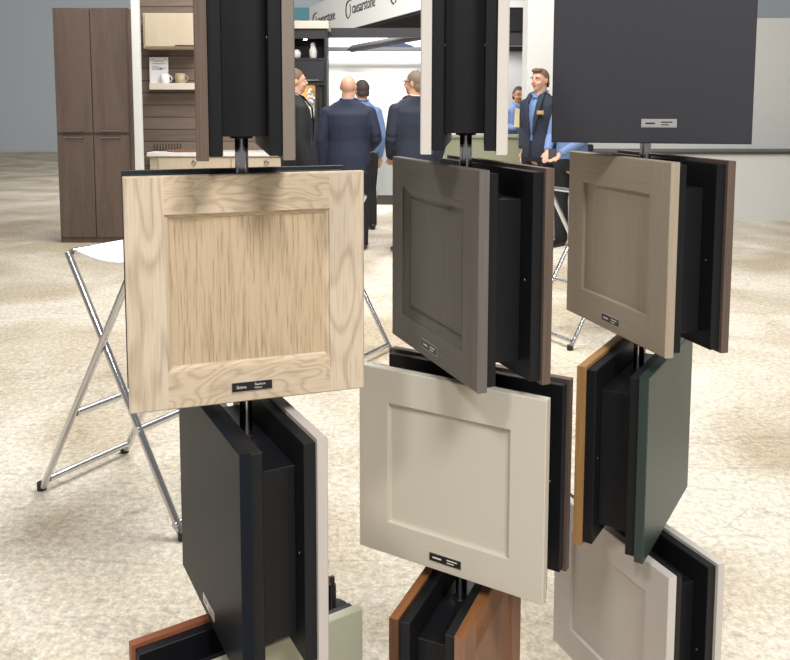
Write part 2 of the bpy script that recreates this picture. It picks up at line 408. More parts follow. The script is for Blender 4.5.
UNIT_LABEL_GROUP = 'rotating double-sided door sample units'
def unit(col, tier, yaw, dz, label, front, rear, words=None, silver=False, dlabels=(None, None), at=(0, .0185)):
    px, py = POLES[col]; z0 = TOPS[tier - 1] + dz - H
    root = thing('door_sample_unit', label, 'cabinet door sample', (px, py, z0), R(yaw), UNIT_LABEL_GROUP)
    for k, (style, mats, pmat) in enumerate((front, rear)):
        fb, pb = door_mesh(style)
        d = obj('cabinet_door', fb, mats, root, loc=(0, (-1, 1)[k] * (G / 2 + TB + TD), 0), rot=(0, 0, (0, math.pi)[k]))
        if dlabels[k]: d['label'] = dlabels[k]
        if pb: obj('center_panel', pb, pmat, d)
        if k == 0 and words: name_label(d, words, silver, xo=at[0], z=at[1])
        y0, y1 = (-(G / 2 + TB), -G / 2) if k == 0 else (G / 2, G / 2 + TB)
        bb = obj('backing_board', bxm((-W / 2 + INS, y0, INS), (W / 2 - INS, y1, H - INS), .0012), M['black'], root)
        bb['label'] = 'black backing board'
        for sx in (-1, 1):
            sb = bmesh.new(); yy = -G / 2 if k == 0 else G / 2
            ellipsoid(sb, (sx * (W / 2 - .030), yy, H * .48), (.0024, .0012, .0024), 0, 10, 6)
            obj('screw', sb, M['steel'], bb, True)
    core = bmesh.new(); e = .045
    box(core, (-W / 2 + e, -G / 2, .034), (W / 2 - e, G / 2, H - .056), 0, .001)
    cb = obj('core_box', core, M['black'], root); cb['label'] = 'black core box'
    nb = bmesh.new(); lathe(nb, [(.0145, .025), (.0195, .026), (.0195, .034)], 20); obj('collar', nb, M['rubber'], root)
    nb = bmesh.new(); lathe(nb, [(.0165, H - .056), (.0165, H - .053), (.0125, H - .0525)], 20); obj('collar', nb, M['rubber'], root)
    return root

oak = ('step', [M['oak_v'], M['oak_h']], M['oak_p'])
def slab(a, b=None): return ('slab', [M[a], M[b or a]], None)
unit('a', 1, 101.6, -.0006, 'topmost door sample, edge on above the pale oak one, brown and taupe doors', slab('greige'), slab('brown', 'umber'))
unit('a', 2, 18.3, -.002, 'large pale oak recessed-panel door sample with a black name label', oak, slab('greenblack'), ('Galena', 'Seashore', 'Hickory'), dlabels=('pale oak door with recessed panel', 'dark green-black door'))
unit('a', 3, -63.05, -.0015, 'blue-black flat door sample below the oak one, white door on its back', slab('navy'), slab('pinkwhite'), (None, None, None), True, dlabels=('blue-black slab door', 'pale greige door'))
unit('a', 4, 32.78, -.0007, 'lowest door sample at bottom left, sage green and orange cherry doors', slab('sage'), slab('orange'), dlabels=('sage green door', 'orange cherry door'))
unit('b', 1, 82.88, -.0015, 'topmost door sample seen edge on above the grey one, with two white doors', slab('white'), slab('white'))
unit('b', 2, -69.34, .0018, 'grey stained door sample with sloped panel frame, turned to show its black core', ('bevel', [M['greywood_v'], M['greywood_h']], M['greywood_v']), slab('brown', 'umber'), (None, None, None), dlabels=('grey stained door with sloped panel frame', 'brown door'))
unit('b', 3, -31.57, .0067, 'warm beige shaker door sample below the grey one', ('shaker', [M['beige'], M['beige']], M['beige']), slab('umber', 'brown'), (None, None, None), dlabels=('warm beige shaker door', 'brown stained door'))
unit('b', 4, 65.42, .0036, 'reddish-brown cherry door sample beneath the beige one', ('shaker', [M['cherry_v'], M['cherry_h']], M['cherry_v']), slab('cherry_dark', 'cherry_h'))
unit('c', 1, -12.6, .0018, 'flat charcoal door sample at the upper right corner', slab('charcoal'), slab('charcoal'), (None, None, None), True, at=(.018, .034))
unit('c', 2, -74.42, .0013, 'taupe shaker door sample under the charcoal one', ('shaker', [M['taupe_v'], M['taupe_h']], M['taupe_v']), slab('brown', 'umber'), (None, None, None), dlabels=('taupe shaker door', 'brown door'))
unit('c', 3, 57.34, -.0063, 'edge-on door sample with honey oak and dark green doors, below the taupe one', slab('darkgreen'), slab('honey'), dlabels=('dark green door', 'honey oak door'))
unit('c', 4, -67.95, -.0025, 'white shaker door sample at the lower right', ('shaker', [M['white'], M['white']], M['white']), slab('white'))
for (px, py), lab in zip(POLES.values(), ('chrome pole carrying the pale oak door sample', 'chrome pole carrying the grey and beige door samples', 'chrome pole carrying the taupe door sample')):
    p = thing('display_pole', lab, 'pole', (px, py, 0), group='display poles')
    bm = bmesh.new(); lathe(bm, [(.0115, .012), (.0115, 1.9)], 20); obj('shaft', bm, M['chrome'], p, True)
    bm = bmesh.new(); lathe(bm, [(.16, 0), (.16, .008), (.155, .012), (.0, .012)][:3] + [(.03, .014)], 40); obj('base_plate', bm, M['rubber'], p, True)
    bm = bmesh.new(); lathe(bm, [(.013, 1.9), (.013, 1.925), (.009, 1.93)], 20); obj('end_cap', bm, M['rubber'], p, True)

# ------------------------------------------------------------------ kitchen booth at the left
c = thing('wall_cabinet', 'pale wood wall cabinet on the brown plank wall', 'cabinet', (-2.44, 9.85, 2.1))
obj('body', bxm((-.27, -.30, 0), (.36, 0, .40), .003), M['palewood'], c)
d = obj('cabinet_door', bxm((-.245, -.322, .02), (.345, -.301, .395), .002), M['palewood'], c)
bm = bmesh.new(); tube(bm, [(.10, -.335, .03), (.34, -.335, .03)], .006); tube(bm, [(.11, -.335, .03), (.11, -.32, .03)], .005); tube(bm, [(.33, -.335, .03), (.33, -.32, .03)], .005)
obj('handle', bm, M['peg'], d)
s = tag(obj('wall_shelf', bxm((-2.685, 9.65, 1.63), (-2.05, 9.85, 1.705), .003), M['shelfwood']), 'pale wood floating shelf holding mugs on the plank wall', 'shelf')
t = thing('framed_notice', 'white printed notice standing on the floating shelf', 'notice', (-2.595, 9.76, 1.705))
obj('sheet', bxm((-.11, -.006, 0), (.11, .006, .305), .001), M['paper'], t)
bm = bmesh.new()
for z, x0, x1 in ((.275, -.09, -.05), (.275, .06, .09), (.255, -.06, .06), (.225, -.075, .075), (.19, -.08, .0), (.175, -.08, .09), (.16, -.08, .06)): box(bm, (x0, -.0075, z), (x1, -.0055, z + .008))
box(bm, (.01, -.0075, .16), (.035, -.0055, .185))
obj('printing', bm, M['print'], t)
def mug(loc, mat, label, h=.11, r=.05):
    m = thing('mug', label, 'mug', loc, group='mugs on the shelf')
    bm = bmesh.new(); lathe(bm, [(r * .9, 0), (r, .01), (r, h), (r * .9, h), (r * .88, .012)], 24); obj('cup', bm, mat, m, True)
    bm = bmesh.new(); tube(bm, [(r + .03 * math.sin(a), 0, h * .5 + .033 * math.cos(a)) for a in [math.pi * k / 8 for k in range(9)]], .006, 8); obj('handle', bm, mat, m, True)
mug((-2.51, 9.70, 1.705), M['mug'], 'white mug in front of the printed notice', .105, .052)
mug((-2.335, 9.72, 1.705), M['mug_deco'], 'brown speckled mug right of the notice', .115, .058)
c = thing('base_cabinet', 'pale wood base cabinet with white countertop against the plank wall', 'cabinet', (0, 0, 0))
obj('body', bxm((-2.63, 9.40, .1), (-.87, 9.84, .865)), M['palewood'], c)
obj('toe_kick', bxm((-2.6, 9.45, 0), (-.9, 9.84, .1)), M['kick'], c)
obj('countertop', bxm((-2.655, 9.36, .865), (-.84, 9.849, .91), .004), M['quartz'], c)
for x0, x1 in ((-2.53, -1.705), (-1.69, -.885)):
    for z0, z1 in ((.66, .85), (.12, .645)):
        d = obj('drawer' if z0 > .5 else 'cabinet_door', bxm((x0, 9.38, z0), (x1, 9.401, z1), .002), M['palewood'], c)
        bm = bmesh.new(); xm = (x0 + x1) / 2
        zc = z0 + .135 if z0 > .5 else z1 - .06
        tube(bm, [(xm + .024 * math.sin(a), 9.368, zc + .024 * math.cos(a)) for a in [2 * math.pi * k / 16 for k in range(17)]], .0055, 8)
        tube(bm, [(xm, 9.382, zc + .024), (xm, 9.362, zc + .024)], .008, 8)
        obj('ring_pull', bm, M['steel'], d, True)
r_ = thing('plate_rack', 'row of dark wooden pegs on the white countertop', 'rack', (-2.50, 9.70, .91))
obj('rail', bxm((-.17, -.03, 0), (.17, .03, .012), .002), M['peg'], r_)
for k in range(10):
    bm = bmesh.new(); tube(bm, [(-.155 + k * .034, 0, .012), (-.155 + k * .034, 0, .085)], .0075, 8); obj('peg', bm, M['peg'], r_, True)
t = thing('cutting_board', 'brown wooden board lying on the white countertop', 'cutting board', (-2.15, 9.51, .91), R(4))
obj('slab', bxm((-.20, -.12, 0), (.16, .12, .03), .006), M['board'], t)
obj('handle', bxm((-.30, -.025, .004), (-.195, .025, .026), .006), M['board'], t)
# tall cabinet beyond the white post
c = thing('tall_cabinet', 'tall brown cabinet left of the white post', 'cabinet', (-2.75, 8.60, 0))
obj('body', bxm((-.62, 0, 0), (.15, .36, 2.45)), M['brown'], c)
for x0, x1 in ((-.61, -.24), (-.23, .14)):
    for z0, z1 in ((.06, 1.135), (1.165, 2.44)):
        d = obj('cabinet_door', bxm((x0, -.022, z0), (x1, -.001, z1), .003), M['brown'], c)
        bm = bmesh.new(); zz = z1 - .02 if z0 < 1 else z0 + .02
        tube(bm, [(x0 + .08, -.04, zz), (x1 - .08, -.04, zz)], .007, 8)
        for xx in (x0 + .1, x1 - .1): tube(bm, [(xx, -.04, zz), (xx, -.02, zz)], .006, 8)
        obj('handle', bm, M['steel'], d, True)

# ------------------------------------------------------------------ black display cabinet
c = thing('display_cabinet', 'tall black open display cabinet left of the bright white wall', 'cabinet', (-.95, 10.3, 0))
bm = bmesh.new()
box(bm, (-.34, 0, 0), (-.31, .42, 2.39)); box(bm, (.272, 0, 0), (.302, .42, 2.39)); box(bm, (-.31, .39, 0), (.272, .42, 2.39))
for z0, z1 in ((2.27, 2.39), (2.0, 2.03), (1.70, 1.735), (1.26, 1.29), (0, .08)): box(bm, (-.31, 0, z0), (.272, .39, z1))
obj('body', bm, M['booth_black'], c)
obj('cornice', bxm((-.36, -.03, 2.39), (.33, .42, 2.485), .003), M['shelfwood'], c)
d = obj('flap_door', bxm((-.308, -.02, 1.74), (.27, -.001, 1.995), .002), M['booth_black'], c)
bm = bmesh.new(); tube(bm, [(-.1, -.034, 1.755), (.2, -.034, 1.755)], .005, 8); tube(bm, [(-.08, -.034, 1.755), (-.08, -.018, 1.755)], .004, 8); tube(bm, [(.18, -.034, 1.755), (.18, -.018, 1.755)], .004, 8); obj('handle', bm, M['steel'], d, True)
nl = area('niche_lamp', (-1.0, 10.45, 1.685), (-.98, 10.56, 1.4), .3, 2.2, (1, .85, .6), .04)
obj('wood_back', bxm((-.31, .37, 1.29), (.14, .389, 1.70)), M['nichewood'], c)
for x in (.15, .20): obj('slat', bxm((x, .05, 1.29), (x + .03, .08, 1.70)), M['booth_black'], c)
obj('cabinet_door', bxm((-.308, -.02, .09), (-.022, -.001, 1.255), .002), M['booth_black'], c)
obj('cabinet_door', bxm((-.016, -.02, .09), (.27, -.001, 1.255), .002), M['booth_black'], c)
bm = bmesh.new(); lathe(bm, [(.022, 2.258), (.022, 2.27)], 16, (.03, .08, 0)); obj('puck_light', bm, M['lamp_on'], c)
bm = bmesh.new(); lathe(bm, [(.035, 0), (.048, .02), (.05, .10), (.034, .145), (.03, .155), (.034, .175), (.02, .20)], 24)
tag(obj('vase', bm, M['vase'], None, True, (-.83, 10.45, 2.03)), 'white bottle-shaped vase on the upper shelf of the black cabinet', 'vase', 'white vases in the black cabinet')
bm = bmesh.new(); lathe(bm, [(.03, 0), (.055, .025), (.058, .07), (.04, .10), (.018, .115)], 24)
tag(obj('vase', bm, M['vase'], None, True, (-1.04, 10.45, 2.03)), 'squat white vase left of the bottle-shaped one', 'vase', 'white vases in the black cabinet')
t = thing('flower_arrangement', 'white flower bouquet in front of the amber cabinet niche', 'flowers', (-.855, 10.42, 1.29))
bm = bmesh.new(); lathe(bm, [(.035, 0), (.05, .04), (.045, .13), (.04, .14)], 20); obj('pot', bm, M['vase'], t, True)
bm = bmesh.new()
for k in range(26):
    a = random.uniform(0, 6.28); q = random.uniform(0, .075); zz = random.uniform(.15, .34)
    q *= 1 - abs(zz - .22) / .2
    ellipsoid(bm, (q * math.cos(a), q * math.sin(a), zz), (.026, .026, .02), 0, 8, 6, Matrix.Rotation(a, 4, 'X'))
obj('blossoms', bm, M['petal'], t, True)

# ------------------------------------------------------------------ middle booth: fascia sign, beams, counters
FA, FB = Vector((-.554, 17.063, 3.0)), Vector((.66, 13.743, 3.0))
fd = (FB - FA).normalized(); frz = math.atan2(fd.y, fd.x)
t = thing('fascia_sign', 'white overhead fascia sign with repeated dark lettering', 'sign', FA, frz)
obj('sign_board', bxm((-3.3, 0, 0), (4.6, .12, .79), .003), M['wall_white'], t)
def sign_word(u):
    bm = bmesh.new()
    # tall open swirl before the word
    cx, cz = u + .20, .40
    tube(bm, [(cx + .15 * math.cos(a), -.006, cz + .17 * math.sin(a)) for a in [R(80 + k * 10) for k in range(20)]], .017, 6)
    tube(bm, [(cx + .15 * math.cos(a), -.006, cz - .015 + .15 * math.sin(a)) for a in [R(-72 + k * 10) for k in range(13)]], .010, 6)
    tube(bm, [(cx - .02, -.006, cz + .165), (cx + .10, -.006, cz + .185), (cx + .20, -.006, cz + .175)], .012, 6)
    text_into(bm, 'caesarstone', .33, (u + .44, -.004, .295), 0, .88, .004)
    obj('lettering', bm, M['letter'], t)
for u in (-3.0, -.42, 2.2): sign_word(u)
bm = bmesh.new()
vs = [bm.verts.new(v) for v in ((-1.6, 20.05, 2.95), (1.09, 12.72, 2.95), (2.6, 12.72, 2.95), (2.6, 20.05, 2.95))]
top = [bm.verts.new(v.co + Vector((0, 0, .05))) for v in vs]
bm.faces.new(vs[::-1]); bm.faces.new(top)
for k in range(4): bm.faces.new((vs[k], vs[(k + 1) % 4], top[(k + 1) % 4], top[k]))
tag(obj('ceiling', bm, M['canopy_black']), kind='structure')
b = thing('booth_beam_frame', 'dark grey overhead beam frame above the bright white wall', 'beam')
obj('front_beam', bxm((-.70, 10.8, 2.325), (1.7, 10.92, 2.445), .003), M['beam_grey'], b)
obj('rear_beam', bxm((-.80, 12.5, 2.255), (1.24, 12.6, 2.315), .003), M['beam_grey'], b)
bm = bmesh.new(); tube(bm, [(-.42, 12.5, 2.285), (.55, 10.9, 2.35)], .055, 4); obj('cross_beam', bm, M['beam_grey'], b)
for x in (-.68, 1.6):
    obj('post', bxm((x - .02, 10.83, 0), (x + .02, 10.89, 2.33)) if x > 0 else bxm((x - .02, 10.84, 0), (x + .015, 10.89, 2.33)), M['beam_grey'], b)
bm = bmesh.new()
for k in range(12):
    a0, a1 = -.05 + k * .05, -.05 + (k + 1) * .05
    z = lambda a: 2.425 - ((a - .25) / .3) ** 2 * .07
    q = [bm.verts.new(p) for p in ((a0, 12.985, 2.30), (a1, 12.985, 2.30), (a1, 12.985, z(a1)), (a0, 12.985, z(a0)))]
    bm.faces.new(q)
bmesh.ops.remove_doubles(bm, verts=bm.verts[:], dist=1e-5)
bmesh.ops.solidify(bm, geom=bm.faces[:], thickness=.01)
tag(obj('banner', bm, M['bluefab']), 'dark blue banner strip above the white booth wall', 'banner')
tag(obj('hanging_banner', bxm((-2.55, 24.94, 3.74), (-2.07, 24.999, 4.32)), M['teal']), 'teal banner on the far hall wall left of the fascia sign', 'banner')
c = thing('reception_counter', 'grey striped counter in front of the bright white wall', 'counter', (.32, 11.85, 0))
obj('body', bxm((-.36, 0, .14), (.6, .5, .925)), M['greystone'], c)
obj('toe_kick', bxm((-.35, .02, 0), (.59, .48, .14)), M['kick'], c)
obj('countertop', bxm((-.38, -.03, .925), (.62, .52, .96), .003), M['booth_black'], c)
c = thing('olive_counter', 'olive green counter in front of the grey wall', 'counter', (1.3, 10.5, 0))
obj('body', bxm((-.45, 0, 0), (.56, .26, 1.03)), M['olive'], c)
obj('countertop', bxm((-.47, -.03, 1.03), (.58, .27, 1.067), .004), M['olive'], c)
c = thing('side_canopy', 'black canopy with white edge above the grey wall', 'canopy', (2.2, 12.0, 0))
obj('dark_panel', bxm((-.6, -.1, 2.50), (1.2, .1, 2.86)), M['canopy_black'], c)
obj('grey_panel', bxm((-.6, -.06, 2.31), (1.2, .14, 2.50)), M['beam_grey'], c)
bm = bmesh.new(); box(bm, (-.6, -.13, 2.83), (1.2, .12, 2.93), 0, .003); obj('white_edge', bm, M['wall_white'], c)
bm = bmesh.new()
tube(bm, [(-.6, 0, 2.98), (1.2, 0, 3.0)], .014, 6); tube(bm, [(-.6, 0, 3.14), (1.2, 0, 3.16)], .014, 6)
for k in range(13): tube(bm, [(-.6 + k * .15, 0, 2.98), (-.525 + k * .15, 0, 3.15), (-.45 + k * .15, 0, 2.98)], .009, 6)
obj('truss', bm, M['booth_black'], c)
c = thing('white_counter', 'white counter with dark worktop at the right behind the taupe sample', 'counter', (3.6, 10.2, 0))
obj('body', bxm((-1.1, 0, 0), (2.6, .6, .84)), M['wall_white'], c)
obj('countertop', bxm((-1.1, -.03, .84), (2.62, .62, .875), .003), M['kick'], c)
tag(obj('card_terminal', bxm((2.53, 10.2, .875), (2.67, 10.34, .96), .01), M['rubber']), 'small black box at the left end of the white counter', 'box')

# ------------------------------------------------------------------ stools and floor post
def stool(label, loc, rz):
    t = thing('folding_stool', label, 'stool', loc, rz, 'chrome crossed-leg stools')
    F, S, HT = .36, .19, .93
    at = lambda s, z: s * (F - (F + S) * z / HT)
    for y in (-.2, .2):
        for s in (-1, 1):
            yy = y + s * .014
            bm = bmesh.new(); tube(bm, [(at(s, .016), yy, .016), (-s * S, yy, HT)], .0135, 10); leg = obj('leg', bm, M['chrome'], t)
            bm = bmesh.new(); lathe(bm, [(.018, 0), (.018, .03)], 12, (s * F, yy, 0)); obj('foot', bm, M['rubber'], leg)
    for s in (-1, 1):
        bm = bmesh.new(); tube(bm, [(at(s, .045), -.2, .045), (at(s, .045), .2, .045)], .0125, 10); obj('floor_rail', bm, M['chrome'], t)
        bm = bmesh.new(); tube(bm, [(at(s, .34), -.2, .34), (at(s, .34), .2, .34)], .0135, 10); obj('footrest', bm, M['chrome'], t)
        bm = bmesh.new(); tube(bm, [(s * S, -.17, HT), (s * S, .17, HT)], .0135, 10); obj('seat_rail', bm, M['chrome'], t)
    bm = bmesh.new(); n = 8
    for k in range(n):
        x0, x1 = -.195 + .39 * k / n, -.195 + .39 * (k + 1) / n
        z = lambda x: HT + .012 - .03 * (1 - (x / .195) ** 2)
        q = [bm.verts.new(p) for p in ((x0, -.16, z(x0)), (x1, -.16, z(x1)), (x1, .16, z(x1)), (x0, .16, z(x0)))]; bm.faces.new(q)
    bmesh.ops.remove_doubles(bm, verts=bm.verts[:], dist=1e-5); bmesh.ops.solidify(bm, geom=bm.faces[:], thickness=.006)
    obj('seat', bm, M['sling'], t)
    return t
stool('chrome crossed-leg stool at the left below the pale oak sample', (-.87, 3.0, 0), R(-32))
stool('chrome crossed-leg stool seen between the oak and grey samples', (-.34, 4.75, 0), R(-32))
stool('chrome crossed-leg stool behind the taupe sample', (1.36, 5.15, 0), R(28))
p = thing('floor_post', 'short black post with narrow cap on the carpet beside the white-backed sample', 'post', (-.136, 2.25, 0))
bm = bmesh.new(); lathe(bm, [(.05, 0), (.05, .012), (.012, .016), (.012, .085)], 16); obj('stem', bm, M['rubber'], p, True)
bm = bmesh.new(); lathe(bm, [(.008, .085), (.008, .107), (.005, .11)], 16); obj('cap', bm, M['peg'], p, True)

# ------------------------------------------------------------------ people
def bake(bm, voxel, smooth=2, cut=None, thick=0):
    bmesh.ops.remove_doubles(bm, verts=bm.verts[:], dist=1e-6)
    """Fuse overlapping lofts into one continuous skin and return it as a mesh."""
    me = bpy.data.meshes.new('tmp'); bmesh.ops.recalc_face_normals(bm, faces=bm.faces[:]); bm.to_mesh(me); bm.free()
    o = bpy.data.objects.new('tmp', me); COL.objects.link(o)
    md = o.modifiers.new('r', 'REMESH'); md.mode = 'VOXEL'; md.voxel_size = voxel
    sm = o.modifiers.new('s', 'SMOOTH'); sm.iterations = smooth; sm.factor = .5
    bpy.context.view_layer.update()
    m2 = bpy.data.meshes.new_from_object(o.evaluated_get(bpy.context.evaluated_depsgraph_get()))
    bpy.data.objects.remove(o); bpy.data.meshes.remove(me)
    b2 = bmesh.new(); b2.from_mesh(m2); bpy.data.meshes.remove(m2)
    if cut:
        bmesh.ops.delete(b2, geom=[f for f in b2.faces if cut(f.calc_center_median())], context='FACES')
    for f in b2.faces: f.smooth = True
    return b2
def limb(bm, a, b, c, r0, r1, r2, dome=True):
    a, b, c = Vector(a), Vector(b), Vector(c)
    tube(bm, [a, a.lerp(b, .5), b.lerp(a, .08), b, b.lerp(c, .12), b.lerp(c, .35), c], [r0, (r0 + r1) * .52, r1, r1 * .98, r1, (r1 * .7 + r2 * .36), r2], 14, dome=dome)
def person(label, loc, rz, height=1.75, bulk=1.0, jacket='suit_navy', shirt='shirt_white', trousers='trouser', tie=None, skin='skin',
           hair='hair_brown', hairstyle='short', head_turn=0, head_tilt=0, arms=None, open_front=True, glasses=False, badge=False, jacket_hem=.80):
    t = thing('person', label, 'person', loc, rz); s = height / 1.75; t.scale = (s, s, s)
    A = arms or [((-.235, .03, 1.17), (-.225, -.06, .93)), ((.235, .03, 1.17), (.225, -.06, .93))]
    SH = [Vector((-.172 * bulk, .01, 1.395)), Vector((.172 * bulk, .01, 1.395))]
    HR = Matrix.Translation((0, .005, 1.52)) @ Matrix.Rotation(head_turn, 4, 'Z') @ Matrix.Rotation(head_tilt, 4, 'X') @ Matrix.Translation((0, -.005, -1.52))
    H_ = lambda p: HR @ Vector(p)
    # body: head, neck, trunk, arms, hands, legs in one skin
    bm = bmesh.new()
    hb = bmesh.new()
    ellipsoid(hb, (0, .012, 1.652), (.077, .096, .098)); ellipsoid(hb, (0, -.020, 1.600), (.063, .070, .080)); ellipsoid(hb, (0, -.052, 1.555), (.034, .034, .026))
    tube(hb, [(0, -.085, 1.655), (0, -.105, 1.618), (0, -.088, 1.606)], [.011, .017, .013], 8, dome=True)
    for x in (-.076, .076): ellipsoid(hb, (x, .016, 1.632), (.011, .022, .034))
    for x in (-.036, .036): ellipsoid(hb, (x, -.062, 1.606), (.026, .022, .022))
    ellipsoid(hb, (0, -.070, 1.664), (.058, .018, .014))
    bmesh.ops.transform(hb, matrix=HR, verts=hb.verts[:])
    tm = bpy.data.meshes.new('t'); hb.to_mesh(tm); hb.free(); bm.from_mesh(tm); bpy.data.meshes.remove(tm)
    tube(bm, [(0, .01, 1.42), (0, .015, 1.49), H_((0, .012, 1.58))], [.056, .060 * bulk ** .6, .060 * bulk ** .6], 14)
    tube(bm, [(0, 0, .86), (0, .0, 1.0), (0, 0, 1.12), (0, .005, 1.3), (0, .01, 1.42), (0, .015, 1.47)], [(.10 * bulk, .15 * bulk), (.10 * bulk, .15 * bulk), (.09 * bulk, .145 * bulk), (.105 * bulk, .165 * bulk), (.085, .16), (.06, .08)], 18, ref=(0, 1, 0), dome=True)
    for k, (el, wr) in enumerate(A):
        el, wr = Vector(el), Vector(wr); limb(bm, SH[k], el, wr, .045, .038, .026)
        d = (wr - el).normalized(); side = Vector((1 if k == 0 else -1, 0, 0)); side = (side - d * side.dot(d)).normalized(); nrm = d.cross(side)
        tube(bm, [wr, wr + d * .04, wr + d * .085], [(.016, .026), (.016, .038), (.013, .036)], 12, ref=nrm, dome=True)
        for q, (off, ln) in enumerate(((-.03, .062), (-.010, .074), (.011, .070), (.031, .054))):
            p0 = wr + d * .078 + side * off; cr = nrm * (.3 if k == 0 else -.3)
            p1 = p0 + d * ln * .5; p2 = p1 + (d + cr + side * .0).normalized() * ln * .5
            tube(bm, [p0, p1, p2], [.0088, .0082, .0068], 8, dome=True)
        th = side * (-1); p0 = wr + d * .025 + th * -.024 * -1
        tube(bm, [p0, p0 + (d * .7 + th * .6) * .035, p0 + (d * .95 + th * .45) * .065], [.012, .0105, .008], 8, dome=True)
    for x in (-.10, .10):
        limb(bm, (x * bulk, 0, .88), (x * 1.05 * bulk, -.01, .48), (x * 1.1 * bulk, .015, .09), .082, .052, .036)
        tube(bm, [(x * 1.1 * bulk, .035, .05), (x * 1.15 * bulk, -.06, .035), (x * 1.2 * bulk, -.15, .028)], [.036, .034, .022], 10, dome=True)
    obj('body', bake(bm, .0085, 2), M[skin], t)
    # hair
    if hairstyle:
        bm = bmesh.new()
        ellipsoid(bm, (0, .018, 1.658), (.0835, .098, .1), 0, 24, 18); ellipsoid(bm, (0, .045, 1.60), (.075, .068, .075), 0, 24, 18)
        if hairstyle == 'quiff': ellipsoid(bm, (.0, -.045, 1.735), (.06, .045, .026), 0, 24, 18)
        if hairstyle == 'parted': ellipsoid(bm, (0, .03, 1.63), (.088, .09, .125), 0, 24, 18)
        hl = {'short': 1.70, 'quiff': 1.705, 'parted': 1.715, 'balding': 1.99}[hairstyle]
        def cut(c):
            if hairstyle == 'balding' and c.z > 1.668: return True
            if c.z < 1.560 - (.03 if hairstyle == 'parted' else 0): return True
            lim = -.075 + (.0 if c.z > hl else (hl - c.z) * .75 + .03)          # hairline runs back and down to the ears
            return c.y < lim if c.z <= hl else False
        hb = bake(bm, .008, 2, cut); bmesh.ops.transform(hb, matrix=HR, verts=hb.verts[:])
        obj('hair', hb, M[hair], t)
    # face
    for x in (-.031, .031):
        bm = bmesh.new(); ellipsoid(bm, H_((x, -.0745, 1.644)), (.0125, .010, .0085), 0, 10, 8)
        e = obj('eye', bm, M['eye_white'], t, True)
        bm = bmesh.new(); ellipsoid(bm, H_((x, -.0825, 1.644)), (.0058, .004, .0062), 0, 8, 6); obj('iris', bm, M['iris'], e, True)
        bm = bmesh.new(); tube(bm, [H_((x - .02, -.083, 1.664)), H_((x, -.0895, 1.670)), H_((x + .02, -.083, 1.664))], .0042, 6, dome=True); obj('eyebrow', bm, M[hair], t, True)
    bm = bmesh.new(); tube(bm, [H_((-.026, -.080, 1.584)), H_((0, -.0885, 1.578)), H_((.026, -.080, 1.584))], [.003, .0062, .003], 8, dome=True); obj('mouth', bm, M['lip'], t, True)
    if glasses:
        bm = bmesh.new()
        for x in (-.033, .033):
            tube(bm, [H_((x + .024 * math.cos(a), -.096, 1.643 + .018 * math.sin(a))) for a in [2 * math.pi * k / 14 for k in range(15)]], .0025, 6)
            sx = 1 if x > 0 else -1
            tube(bm, [H_((sx * .057, -.096, 1.648)), H_((sx * .086, -.06, 1.65)), H_((sx * .088, .01, 1.648))], .0028, 6)
        tube(bm, [H_((-.010, -.097, 1.647)), H_((.010, -.097, 1.647))], .0025, 6)
        obj('glasses', bm, M['rubber'], t, True)
    # trousers
    bm = bmesh.new()
    tube(bm, [(0, .0, .80), (0, 0, .92), (0, 0, 1.03)], [(.115 * bulk, .165 * bulk), (.122 * bulk, .172 * bulk), (.105 * bulk, .16 * bulk)], 18, ref=(0, 1, 0))
    for x in (-.10, .10): limb(bm, (x * bulk, 0, .88), (x * 1.05 * bulk, -.01, .48), (x * 1.1 * bulk, .015, .045), .098 * (bulk ** .5), .073, .064, False)
    obj('trousers', bake(bm, .012, 2), M[trousers], t)
    for x in (-1, 1):
        bm = bmesh.new(); X = x * .11 * bulk
        tube(bm, [(X, .06, .04), (X, .0, .045), (X + x * .006, -.08, .036), (X + x * .012, -.17, .028), (X + x * .013, -.195, .024)], [(.04, .036), (.044, .04), (.035, .044), (.026, .044), (.02, .034)], 12, ref=(0, 0, 1), dome=True)
        for v in bm.verts: v.co.z = max(v.co.z, .002)
        obj('shoe', bm, M['shoe'], t, True)
    # shirt and jacket
    def torso(grow, z0, sleeve, cuff, sl_end=1.0):
        bm = bmesh.new(); g = grow
        tube(bm, [(0, .0, z0), (0, .0, .95), (0, 0, 1.1), (0, .0, 1.26), (0, .005, 1.37), (0, .01, 1.435), (0, .016, 1.478), (0, .02, 1.515)],
             [(.118 * bulk + g, .178 * bulk + g), (.122 * bulk + g, .178 * bulk + g), (.11 * bulk + g, .166 * bulk + g), (.118 * bulk + g, .19 * bulk + g), (.108 * bulk + g, .200 * bulk + g), (.088 + g, .168 * bulk + g), (.074 + g, .115 * bulk + g), (.066 + g, .068 + g)], 22, ref=(0, 1, 0))
        for k, (el, wr) in enumerate(A):
            el, wr = Vector(el), Vector(wr); e2 = el.lerp(wr, sl_end)
            ellipsoid(bm, SH[k] + Vector((0, 0, -.01)), (.062 + g, .068 + g, .058 + g))
            limb(bm, SH[k], el, e2, .063 + g, sleeve + g, cuff + g, False)
        return bm
    sh = bake(torso(-.012 if jacket else 0, .90, .05, .040, 1.0), .012, 2)
    so = obj('shirt', sh, M[shirt], t)
    bm = bmesh.new()
    tube(bm, [(-.052, .055, 1.528), (-.068, .012, 1.515), (-.045, -.045, 1.495), (-.006, -.066, 1.462), (-.035, -.07, 1.452)], [(.005, .022)] * 5, 8)
    tube(bm, [(.052, .055, 1.528), (.068, .012, 1.515), (.045, -.045, 1.495), (.006, -.066, 1.462), (.035, -.07, 1.452)], [(.005, .022)] * 5, 8)
    tube(bm, [(-.052, .055, 1.518), (0, .082, 1.516), (.052, .055, 1.518)], [(.005, .02)] * 3, 8)
    obj('collar', bm, M[shirt], so, True)
